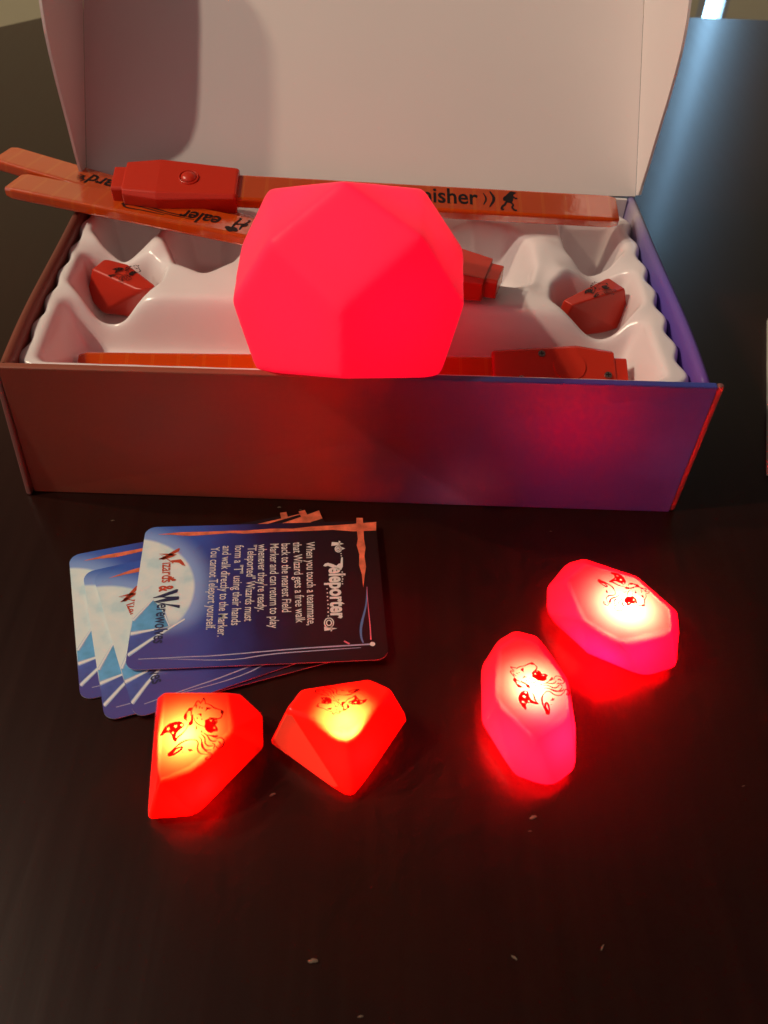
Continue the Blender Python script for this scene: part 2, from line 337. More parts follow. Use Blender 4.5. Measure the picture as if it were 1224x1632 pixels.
# printed nebula wrapping the outside of the box
def nebula_material():
    m, nt, out = mat("printed_nebula")
    geo = N(nt, 'TexCoord')
    sx = N(nt, 'SeparateXYZ'); L(nt, geo.outputs['Object'], sx.inputs[0])
    no = N(nt, 'TexNoise'); no.inputs['Scale'].default_value = 14; no.inputs['Detail'].default_value = 5; no.inputs['Roughness'].default_value = .55
    L(nt, geo.outputs['Object'], no.inputs['Vector'])
    ad = N(nt, 'MapRange'); ad.inputs[1].default_value = -.19; ad.inputs[2].default_value = .19
    L(nt, sx.outputs['X'], ad.inputs[0])
    nm = N(nt, 'Math', operation='MULTIPLY_ADD'); nm.inputs[1].default_value = .28; nm.inputs[2].default_value = -.14
    L(nt, no.outputs['Fac'], nm.inputs[0])
    su = N(nt, 'Math', operation='ADD'); L(nt, ad.outputs[0], su.inputs[0]); L(nt, nm.outputs[0], su.inputs[1])
    r = ramp(nt, su.outputs[0], [(0, (.27, .080, .050)), (.28, (.31, .075, .045)), (.46, (.36, .060, .045)), (.56, (.085, .040, .11)), (.66, (.055, .055, .21)),
                                 (.80, (.055, .045, .25)), (.92, (.045, .06, .33)), (1, (.07, .10, .48))])
    # magenta star cloud
    def spot(c, rad, col, prev):
        d = N(nt, 'VectorMath', operation='DISTANCE'); d.inputs[1].default_value = c
        w = N(nt, 'TexNoise'); w.inputs['Scale'].default_value = 30
        L(nt, geo.outputs['Object'], w.inputs['Vector'])
        L(nt, geo.outputs['Object'], d.inputs[0])
        mr = N(nt, 'MapRange', interpolation_type='SMOOTHSTEP'); mr.inputs[1].default_value = rad; mr.inputs[2].default_value = 0
        L(nt, d.outputs['Value'], mr.inputs[0])
        mm = N(nt, 'Math', operation='MULTIPLY'); L(nt, mr.outputs[0], mm.inputs[0]); L(nt, w.outputs['Fac'], mm.inputs[1])
        mm2 = N(nt, 'Math', operation='MULTIPLY'); mm2.inputs[1].default_value = 1.5; mm2.use_clamp = True; L(nt, mm.outputs[0], mm2.inputs[0])
        mx = N(nt, 'MixRGB'); mx.inputs[2].default_value = (*col, 1)
        L(nt, mm2.outputs[0], mx.inputs[0]); L(nt, prev, mx.inputs[1])
        return mx.outputs[0]
    c = spot((.115, 0, .064), .055, (.10, .025, .26), r.outputs[0])
    c = spot((.06, 0, .012), .04, (.16, .13, .32), c)
    c = spot((.02, 0, .05), .05, (.13, .03, .04), c)
    c = spot((-.03, 0, .05), .05, (.42, .07, .05), c)
    # sides turn violet
    p = N(nt, 'BsdfPrincipled'); p.inputs['Roughness'].default_value = .48
    p.inputs['Specular IOR Level'].default_value = .35
    L(nt, c, p.inputs['Base Color'])
    L(nt, p.outputs[0], out.inputs[0])
    return m

def side_print(name, stops):
    m, nt, out = mat(name)
    tc = N(nt, 'TexCoord'); sx = N(nt, 'SeparateXYZ'); L(nt, tc.outputs['Object'], sx.inputs[0])
    no = N(nt, 'TexNoise'); no.inputs['Scale'].default_value = 16; no.inputs['Detail'].default_value = 4
    L(nt, tc.outputs['Object'], no.inputs['Vector'])
    mr = N(nt, 'MapRange'); mr.inputs[1].default_value = 0; mr.inputs[2].default_value = .205; L(nt, sx.outputs['Y'], mr.inputs[0])
    ma = N(nt, 'Math', operation='MULTIPLY_ADD'); ma.inputs[1].default_value = .3; L(nt, no.outputs['Fac'], ma.inputs[0])
    sb = N(nt, 'Math', operation='SUBTRACT'); sb.inputs[1].default_value = .15; L(nt, mr.outputs[0], sb.inputs[0]); L(nt, sb.outputs[0], ma.inputs[2])
    r = ramp(nt, ma.outputs[0], stops)
    p = N(nt, 'BsdfPrincipled'); p.inputs['Roughness'].default_value = .45; p.inputs['Specular IOR Level'].default_value = .35
    L(nt, r.outputs[0], p.inputs['Base Color']); L(nt, p.outputs[0], out.inputs[0])
    return m

# printed card picture: moon at the left end over a night sky fading to black
def card_material():
    m, nt, out = mat("card_picture")
    tc = N(nt, 'TexCoord'); sx = N(nt, 'SeparateXYZ'); L(nt, tc.outputs['Object'], sx.inputs[0])
    no = N(nt, 'TexNoise'); no.inputs['Scale'].default_value = 38; no.inputs['Detail'].default_value = 5
    L(nt, tc.outputs['Object'], no.inputs['Vector'])
    mr = N(nt, 'MapRange'); mr.inputs[1].default_value = -.062; mr.inputs[2].default_value = .062
    L(nt, sx.outputs['X'], mr.inputs[0])
    ma = N(nt, 'Math', operation='MULTIPLY_ADD'); ma.inputs[1].default_value = .22; L(nt, no.outputs['Fac'], ma.inputs[0])
    sb = N(nt, 'Math', operation='SUBTRACT'); sb.inputs[1].default_value = .11; L(nt, mr.outputs[0], sb.inputs[0]); L(nt, sb.outputs[0], ma.inputs[2])
    sky = ramp(nt, ma.outputs[0], [(0, (.045, .16, .58)), (.18, (.05, .11, .50)), (.33, (.04, .05, .27)), (.5, (.022, .014, .075)), (.66, (.016, .008, .016)), (1, (.012, .006, .006))])
    d = N(nt, 'VectorMath', operation='DISTANCE'); d.inputs[1].default_value = MOON_C
    L(nt, tc.outputs['Object'], d.inputs[0])
    glow = N(nt, 'MapRange', interpolation_type='SMOOTHSTEP'); glow.inputs[1].default_value = MOON_R + .013; glow.inputs[2].default_value = MOON_R - .001
    L(nt, d.outputs['Value'], glow.inputs[0])
    gm = N(nt, 'Math', operation='MULTIPLY'); gm.inputs[1].default_value = .75; L(nt, glow.outputs[0], gm.inputs[0])
    m1 = N(nt, 'MixRGB'); m1.inputs[2].default_value = (.36, .52, .90, 1); L(nt, gm.outputs[0], m1.inputs[0]); L(nt, sky.outputs[0], m1.inputs[1])
    disc = N(nt, 'MapRange', interpolation_type='SMOOTHSTEP'); disc.inputs[1].default_value = MOON_R + .0008; disc.inputs[2].default_value = MOON_R - .0012
    L(nt, d.outputs['Value'], disc.inputs[0])
    crater = N(nt, 'TexNoise'); crater.inputs['Scale'].default_value = 75; crater.inputs['Detail'].default_value = 3
    L(nt, tc.outputs['Object'], crater.inputs['Vector'])
    cr = ramp(nt, crater.outputs['Fac'], [(.30, (.50, .74, .82)), (.48, (.74, .86, .88)), (.7, (.86, .90, .88))])
    m2 = N(nt, 'MixRGB'); L(nt, disc.outputs[0], m2.inputs[0]); L(nt, m1.outputs[0], m2.inputs[1]); L(nt, cr.outputs[0], m2.inputs[2])
    # lower part of the moon sinks into violet
    low = N(nt, 'MapRange', interpolation_type='SMOOTHSTEP'); low.inputs[1].default_value = -.010; low.inputs[2].default_value = -.030
    L(nt, sx.outputs['Y'], low.inputs[0])
    m3 = N(nt, 'MixRGB'); m3.inputs[2].default_value = (.085, .075, .33, 1); L(nt, low.outputs[0], m3.inputs[0]); L(nt, m2.outputs[0], m3.inputs[1])
    xin = N(nt, 'MapRange', interpolation_type='SMOOTHSTEP'); xin.inputs[1].default_value = -.01; xin.inputs[2].default_value = -.045
    L(nt, sx.outputs['X'], xin.inputs[0])
    m4 = N(nt, 'MixRGB'); L(nt, xin.outputs[0], m4.inputs[0]); L(nt, sky.outputs[0], m4.inputs[1]); L(nt, m3.outputs[0], m4.inputs[2])
    m5 = N(nt, 'MixRGB'); L(nt, low.outputs[0], m5.inputs[0]); L(nt, m2.outputs[0], m5.inputs[1]); L(nt, m4.outputs[0], m5.inputs[2])
    p = N(nt, 'BsdfPrincipled'); p.inputs['Roughness'].default_value = .33; p.inputs['Specular IOR Level'].default_value = .5
    L(nt, m5.outputs[0], p.inputs['Base Color']); L(nt, p.outputs[0], out.inputs[0])
    return m

MOON_C = (-.0695, .0015, 0.0)
MOON_R = .0365

M_TABLE = table_material()
M_NEBULA = nebula_material()
M_SIDE_R = side_print("printed_violet", [(0, (.16, .07, .36)), (.45, (.14, .09, .42)), (.72, (.16, .13, .36)), (.86, (.42, .36, .42)), (1, (.20, .15, .36))])
M_SIDE_L = side_print("printed_rust", [(0, (.22, .055, .035)), (.5, (.17, .045, .03)), (1, (.14, .05, .04))])
M_BOARD = principled("white_board", (.76, .70, .69), .62, .3, noise=(5, .03), bump=(220, .05))
M_BOARD_EDGE = principled("board_edge", (.50, .30, .22), .8, .2)
M_FOLD = principled("printed_fold", (.24, .09, .08), .5, .3)
M_TRAY = principled("white_plastic", (.85, .79, .80), .22, .5, noise=(9, .02), bump=(35, .06))
M_BALL = translucent_plastic("glowing_silicone", (.92, .10, .24), (.76, .10, .24), .55, .45, .35)
M_SHELL = translucent_plastic("red_translucent_shell", (.95, .115, .022), (.62, .05, .02), .62, .22, .8, .5)
M_SHELL_PINK = translucent_plastic("pink_translucent_shell", (.95, .125, .075), (.60, .06, .05), .62, .26, .7, .3)
M_DULL = principled("red_plastic", (.52, .028, .012), .35, .45, subsurf=.25)
M_INK = translucent_plastic("emblem_ink", (.17, .001, .002), (.010, .001, .001), .6, .4, .3)
M_INK_BLACK = principled("black_ink", (.010, .006, .006), .45, .4)
M_GRIP = principled("red_grip_plastic", (.56, .032, .014), .26, .5, subsurf=.2)
M_SCREW = principled("screw_steel", (.42, .38, .33), .35, .5, metal=1.0)

def blade_material():
    m, nt, out = mat("orange_translucent_blade")
    tc = N(nt, 'TexCoord'); sx = N(nt, 'SeparateXYZ'); L(nt, tc.outputs['Object'], sx.inputs[0])
    w = N(nt, 'TexWave', wave_type='BANDS', bands_direction='X', wave_profile='SIN'); w.inputs['Scale'].default_value = 22; w.inputs['Distortion'].default_value = .0
    L(nt, tc.outputs['Object'], w.inputs['Vector'])
    n = N(nt, 'TexNoise'); n.inputs['Scale'].default_value = 45; n.inputs['Detail'].default_value = 3
    L(nt, tc.outputs['Object'], n.inputs['Vector'])
    r1 = ramp(nt, w.outputs['Fac'], [(.0, (.86, .115, .006)), (.95, (.86, .115, .006)), (.985, (.92, .20, .02)), (1, (.90, .15, .01))])
    r2 = ramp(nt, n.outputs['Fac'], [(.35, (.95, .92, .90)), (.7, (1, 1, 1))])
    mx = N(nt, 'MixRGB', blend_type='MULTIPLY'); mx.inputs[0].default_value = 1; L(nt, r1.outputs[0], mx.inputs[1]); L(nt, r2.outputs[0], mx.inputs[2])
    d = N(nt, 'BsdfPrincipled'); L(nt, mx.outputs[0], d.inputs['Base Color']); d.inputs['Roughness'].default_value = .14
    d.inputs['Transmission Weight'].default_value = .62; d.inputs['IOR'].default_value = 1.46
    d.inputs['Specular IOR Level'].default_value = .35; d.inputs['Coat Weight'].default_value = .08; d.inputs['Coat Roughness'].default_value = .05
    hw = N(nt, 'TexWave', wave_type='BANDS', bands_direction='X', wave_profile='SAW'); hw.inputs['Scale'].default_value = 19.6; hw.inputs['Distortion'].default_value = .6
    L(nt, tc.outputs['Object'], hw.inputs['Vector'])
    n2 = N(nt, 'TexNoise'); n2.inputs['Scale'].default_value = 120; n2.inputs['Detail'].default_value = 2
    L(nt, tc.outputs['Object'], n2.inputs['Vector'])
    ad = N(nt, 'Math', operation='MULTIPLY_ADD'); ad.inputs[1].default_value = .5; L(nt, n2.outputs['Fac'], ad.inputs[0]); L(nt, hw.outputs['Fac'], ad.inputs[2])
    bp = N(nt, 'Bump'); bp.inputs['Strength'].default_value = .35; bp.inputs['Distance'].default_value = .0012
    L(nt, ad.outputs[0], bp.inputs['Height']); L(nt, bp.outputs[0], d.inputs['Normal']); L(nt, bp.outputs[0], d.inputs['Coat Normal'])
    t = N(nt, 'BsdfTranslucent'); t.inputs[0].default_value = (.98, .15, .01, 1)
    t2 = N(nt, 'BsdfDiffuse'); L(nt, mx.outputs[0], t2.inputs[0])
    m0 = N(nt, 'MixShader'); m0.inputs[0].default_value = .5; L(nt, t.outputs[0], m0.inputs[1]); L(nt, t2.outputs[0], m0.inputs[2])
    ms = N(nt, 'MixShader'); ms.inputs[0].default_value = .52; L(nt, d.outputs[0], ms.inputs[1]); L(nt, m0.outputs[0], ms.inputs[2])
    L(nt, ms.outputs[0], out.inputs[0])
    return m
M_BLADE = blade_material()

# ------------------------------------------------------------------ the setting
table_outline = [(-.62, -.75), (.75, -.75), (1.05, -.5), (1.05, .89), (-.30, .872), (-.47, .704), (-.80, .36), (-.80, -.5)]
def slab(outline, z0, z1):
    mb = MB(); n = len(outline)
    mb.add([(x, y, z1) for x, y in outline] + [(x, y, z0) for x, y in outline],
           [tuple(range(n)), tuple(range(2 * n - 1, n - 1, -1))] + [((i + 1) % n, i, n + i, n + (i + 1) % n) for i in range(n)])
    return mb
o = slab(table_outline, -.035, 0.0).build("table_top", M_TABLE); tag(o, kind='structure')
m = o.modifiers.new("bevel", 'BEVEL'); m.width = .004; m.segments = 3

M_FLOOR = principled("floor_boards", (.50, .46, .33), .45, .4, noise=(3, .12))
M_WALL = principled("wall_paint", (.60, .56, .40), .8, .2, noise=(2, .05))
mb = MB(); mb.add([(-4, -3, -.74), (4, -3, -.74), (4, 2.4, -.74), (-4, 2.4, -.74)], [(0, 1, 2, 3)])
tag(mb.build("floor", M_FLOOR), kind='structure')
mb = MB(); mb.box((-4, 2.4, -.76), (.90, 2.5, 2.0)); mb.box((.985, 2.4, -.76), (4, 2.5, 2.0)); mb.box((.90, 2.4, 1.25), (.985, 2.5, 2.0)); mb.box((.90, 2.4, -.76), (.985, 2.5, -.62))
tag(mb.build("back_wall", M_WALL), kind='structure')
win = empty("narrow_window", (.9425, 2.4, -.62))
tag(win, "tall narrow strip of bright daylight window beyond the table, right of the lid", "window")
mb = MB(); mb.box((-.0425, .04, 0), (.0425, .05, 1.87)); mb.build("pane", emitter("daylight_pane", (.36, .68, 1.0), 11.0), win)
M_FRAME = principled("grey_window_frame", (.40, .43, .45), .5)
mb = MB(); mb.box((-.0422, .0, 0), (-.022, .038, 1.87)); mb.box((.030, .0, 0), (.0422, .038, 1.87)); mb.build("frame", M_FRAME, win)

# ------------------------------------------------------------------ cardboard box with open lid
BX0, BX1, BD, BH, TH = -.1795, .1795, .2045, .0867, .0022
box = empty("gift_box", (0, 0, 0), (0, 0, .004))
tag(box, "open rectangular cardboard box printed in rust red and violet with its white lid up", "box")
# front panel: printed outside
mb = MB(); mb.add([(-.1815, 0, 0), (.1785, -.004, 0), (.1785, .004, 0), (-.1815, .004, 0), (-.1785, -.0006, BH), (.1815, -.0004, BH), (.1815, .0038, BH), (-.1785, .0038, BH)],
                  [(3, 2, 1, 0), (4, 5, 6, 7), (0, 1, 5, 4), (1, 2, 6, 5), (2, 3, 7, 6), (3, 0, 4, 7)])
fp = mb.build("front_panel", M_NEBULA, box)
m = fp.modifiers.new("bevel", 'BEVEL'); m.width = .0007; m.segments = 2
# folded paper edge strips at both front corners
for sx, nm in ((1, "folded_edge"), (-1, "folded_edge")):
    x = .1788 if sx > 0 else -.1818; xt = .1818 if sx > 0 else -.1788
    mb = MB(); mb.add([(x, -.0035, 0), (x + sx * .0034, -.0025, 0), (x + sx * .0034, .004, 0), (x, .004, 0),
                       (xt, -.0003, BH), (xt + sx * .0034, .0006, BH), (xt + sx * .0034, .004, BH), (xt, .004, BH)],
                      [(3, 2, 1, 0), (4, 5, 6, 7), (0, 1, 5, 4), (1, 2, 6, 5), (2, 3, 7, 6), (3, 0, 4, 7)] if sx > 0 else
                      [(0, 1, 2, 3), (7, 6, 5, 4), (4, 5, 1, 0), (5, 6, 2, 1), (6, 7, 3, 2), (7, 4, 0, 3)])
    e = mb.build(nm, M_FOLD, box); m = e.modifiers.new("bevel", 'BEVEL'); m.width = .0012; m.segments = 3
# side walls: rolled over at the top, a little bowed
def side_wall(sgn, material):
    prof = [(.0000, 0), (.0000, BH - .004), (-.0010, BH - .0012), (-.0032, BH), (-.0052, BH - .0012), (-.0060, BH - .004), (-.0068, .050), (-.0068, 0)]
    ny = 26; mb = MB(); n = len(prof)
    vs = []
    for j in range(ny + 1):
        t = j / ny; y = .004 + t * (BD - .004)
        bow = .0022 * math.sin(math.pi * t) + .0006 * math.sin(7 * t)
        dz = -.0012 * math.sin(math.pi * t) ** 2
        for (px, pz) in prof:
            vs.append((sgn * (.1800 + px + bow * (pz / BH)), y, pz + (dz if pz > .06 else 0)))
    fs = []
    for j in range(ny):
        for i in range(n - 1):
            q = (j * n + i, j * n + i + 1, (j + 1) * n + i + 1, (j + 1) * n + i)
            fs.append(q if sgn < 0 else q[::-1])
    fs.append(tuple(range(n))); fs.append(tuple(ny * n + i for i in range(n)))
    mb.add(vs, fs)
    return mb.build("side_wall", material, box, smooth=True)
side_wall(1, M_SIDE_R); side_wall(-1, M_SIDE_L)
mb = MB(); mb.box((-.1735, BD - .0045, 0), (.1735, BD - .0020, BH - .0005)); mb.build("back_panel", M_BOARD, box)
mb = MB(); mb.box((-.1730, .0042, .0008), (.1730, BD - .0047, .0030)); mb.build("bottom_panel", M_BOARD, box)
# lid: hinged at the back edge, leaning back about 40 degrees
lid = empty("lid", (0, .2005, BH)); lid.parent = box
lid.rotation_euler = (-(.6918), 0, .020)
mb = MB(); mb.box((-.1795, -.0008, 0), (.1795, .0014, .208))
mb.build("lid_panel", M_BOARD, lid)
def flap_len(s):
    pts = [(0, .001), (.006, .006), (.013, .0145), (.026, .028), (.046, .050), (.058, .0615), (.067, .0685), (.078, .0745), (.092, .0785), (.110, .080), (.150, .081), (.182, .080), (.192, .076), (.200, .066), (.206, .052)]
    for (a, fa), (b, fb) in zip(pts[:-1], pts[1:]):
        if a <= s <= b:
            return fa + (fb - fa) * (s - a) / (b - a)
    return pts[-1][1]
def flap(sgn):
    mb = MB(); ns = 44; th = .0016
    x0 = sgn * .1797; vs = []
    for j in range(ns + 1):
        s = .0005 + .2055 * j / ns
        f = flap_len(s)
        for k in range(5):
            u = k / 4
            lean = .0015 * u
            vs.append((x0 + sgn * lean, -.0010 - u * f, s)); 
    nn = len(vs)
    vs += [(x + sgn * th, y, z) for x, y, z in vs]
    fs = []
    idx = lambda j, k, o=0: o + j * 5 + k
    for j in range(ns):
        for k in range(4):
            q = (idx(j, k), idx(j, k + 1), idx(j + 1, k + 1), idx(j + 1, k))
            fs.append(q); fs.append(tuple(nn + i for i in q[::-1]))
        fs.append((idx(j, 4), idx(j, 4, nn), idx(j + 1, 4, nn), idx(j + 1, 4)))
        fs.append((idx(j, 0), idx(j + 1, 0), idx(j + 1, 0, nn), idx(j, 0, nn)))
    mb.add(vs, fs)
    o = mb.build("side_flap", M_BOARD, lid)
    bm = bmesh.new(); bm.from_mesh(o.data); bmesh.ops.recalc_face_normals(bm, faces=bm.faces[:]); bm.to_mesh(o.data); bm.free()
flap(-1); flap(1)

# ------------------------------------------------------------------ white vacuum-formed tray
def sdf_poly(X, Y, poly):
    P = np.array(poly, float); d = np.full(X.shape, 1e9); inside = np.zeros(X.shape, bool)
    for (x0, y0), (x1, y1) in zip(P, np.roll(P, -1, 0)):
        ex, ey = x1 - x0, y1 - y0
        t = np.clip(((X - x0) * ex + (Y - y0) * ey) / (ex * ex + ey * ey + 1e-12), 0, 1)
        d = np.minimum(d, np.hypot(X - x0 - t * ex, Y - y0 - t * ey))
        c = ((y0 > Y) != (y1 > Y)) & (X < (x1 - x0) * (Y - y0) / (y1 - y0 + 1e-12) + x0)
        inside ^= c
    return np.where(inside, -d, d)
def sstep(t): t = np.clip(t, 0, 1); return t * t * (3 - 2 * t)
def blur(Z, r):
    k = np.exp(-np.arange(-3 * r, 3 * r + 1) ** 2 / (2. * r * r)); k /= k.sum(); n = len(k) // 2
    A = np.pad(Z, n, mode='edge')
    A = np.apply_along_axis(lambda v: np.convolve(v, k, 'valid'), 0, A)
    return np.apply_along_axis(lambda v: np.convolve(v, k, 'valid'), 1, A)
def make_tray():
    step = .72
    xs = np.arange(-186, 183, step); ys = np.arange(-1, 203, step)
    X, Y = np.meshgrid(xs, ys)
    out = sdf_poly(X, Y, [(-163, 21.5), (159, 21.5), (159, 184), (-163, 184)]) - 13.5
    wave = 1.7 * np.where(np.abs(X + 2) > 155, np.cos(2 * np.pi * (Y - 6) / 27.0), np.cos(2 * np.pi * X / 36.0) * .35)
    out = out + np.where(Y < 190, wave, 0)
    top = np.full(X.shape, 80.0)
    def pocket(poly, depth, run, rad=0.0):
        s = sdf_poly(X, Y, poly) - rad
        return depth * sstep(-s / run)
    D = [pocket([(-161, 21), (155, 21), (155, 70), (-163, 72)], 31, 11, 6),
         pocket([(-166, 93), (-151, 76), (-134, 76), (-127, 83), (-119, 95), (-119, 114), (-129, 124), (-150, 127), (-166, 125)], 36, 7, 2),
         pocket([(-166, 152), (-158, 140), (-145, 133), (-134, 139), (-130, 152), (-130, 186), (-166, 186)], 42, 8, 2),
         pocket([(-122, 146), (-111, 119), (-93, 107), (-79, 121), (-72, 148), (-90, 176), (-115, 176)], 34, 9, 2),
         pocket([(-50, 112), (40, 100), (40, 165), (-50, 165)], 32, 9, 3),
         pocket([(115, 112), (112, 90), (120, 80), (128, 76), (147, 76), (160, 90), (161, 124), (148, 126), (127, 122)], 36, 7, 2),
         pocket([(128, 164), (128, 146), (136, 134), (152, 138), (161, 150), (161, 186), (128, 186)], 42, 8, 2),
         pocket([(58, 163), (49, 121), (63, 107), (90, 103), (99, 111), (103, 128), (101, 150), (92, 170), (70, 174)], 34, 10, 2)]
    dep = D[0]
    for d in D[1:]: dep = np.maximum(dep, d)
    # lowered lips between neighbouring pockets
    def saddle(c, rx, ry, depth): return depth * np.exp(-((X - c[0]) / rx) ** 2 - ((Y - c[1]) / ry) ** 2)
    dep = np.maximum(dep, saddle((-143, 74), 16, 12, 17))
    dep = np.maximum(dep, saddle((-149, 130), 15, 9, 12))
    dep = np.maximum(dep, saddle((138, 74), 16, 12, 17))
    dep = np.maximum(dep, saddle((143, 130), 15, 9, 12))
    dep = np.maximum(dep, saddle((-122, 118), 9, 14, 5))
    dep = np.maximum(dep, saddle((108, 110), 9, 14, 5))
    Z = top - dep
    # small moulded domes
    for cx, cy, r, h in [(112, 150, 10, 3.5), (-124, 134, 7, 3), (150, 172, 7, 4), (-60, 176, 9, -6), (75, 140, 9, 5)]:
        Z = Z + h * np.exp(-((X - cx) ** 2 + (Y - cy) ** 2) / (r * r))
    Z = blur(Z, 3)
    edge = sstep((out + 3.0) / 5.0)
    Z = Z - edge * 5 - np.clip(out, 0, 20) * 7.0
    Z = blur(Z, 1)
    Z = Z + .12 * np.sin(X * .21 + 1) * np.sin(Y * .17)
    ny, nx = X.shape
    V = np.stack([X, Y, Z], -1).reshape(-1, 3) / 1000.
    keep = (out < np.where(Y < 30, 2.4, 4.2)).reshape(-1)
    fs = []
    for j in range(ny - 1):
        b = j * nx
        for i in range(nx - 1):
            q = (b + i, b + i + 1, b + nx + i + 1, b + nx + i)
            if keep[q[0]] and keep[q[1]] and keep[q[2]] and keep[q[3]]: fs.append(q)
    me = bpy.data.meshes.new("plastic_tray")
    me.from_pydata(V.tolist(), [], fs)
    bm = bmesh.new(); bm.from_mesh(me)
    bmesh.ops.delete(bm, geom=[v for v in bm.verts if not v.link_faces], context='VERTS')
    bm.to_mesh(me); bm.free()
    me.materials.append(M_TRAY)
    me.polygons.foreach_set('use_smooth', [True] * len(me.polygons))
    o = link("plastic_tray", me)
    tag(o, "glossy white moulded plastic tray with pockets filling the open box", "tray")
    m = o.modifiers.new("solid", 'SOLIDIFY'); m.thickness = .0006; m.offset = -1
make_tray()

# ------------------------------------------------------------------ glowing faceted ball
def make_ball():
    bm = hull_bm(BALL_POINTS)
    me = bpy.data.meshes.new("glow_ball"); bm.to_mesh(me); bm.free()
    o = link("tmp", me)
    m = o.modifiers.new("r", 'REMESH'); m.mode = 'VOXEL'; m.voxel_size = .0014; m.use_smooth_shade = True
    m = o.modifiers.new("s", 'SMOOTH'); m.factor = .5; m.iterations = 30
    dg = bpy.context.evaluated_depsgraph_get()
    me2 = bpy.data.meshes.new_from_object(o.evaluated_get(dg))
    bpy.data.objects.remove(o); bpy.data.meshes.remove(me)
    me2.materials.clear(); me2.materials.append(M_BALL)
    me2.polygons.foreach_set('use_smooth', [True] * len(me2.polygons))
    me2.name = "glow_ball"
    b = link("glow_ball", me2)
    tag(b, "large glowing pink red faceted ball lamp sitting on the front rim of the box", "lamp")
    point_lamp("ball_led", (-.006, .047, .122), BALL_W, (1.0, .006, .110), .022, b)
BALL_W = .22
make_ball()

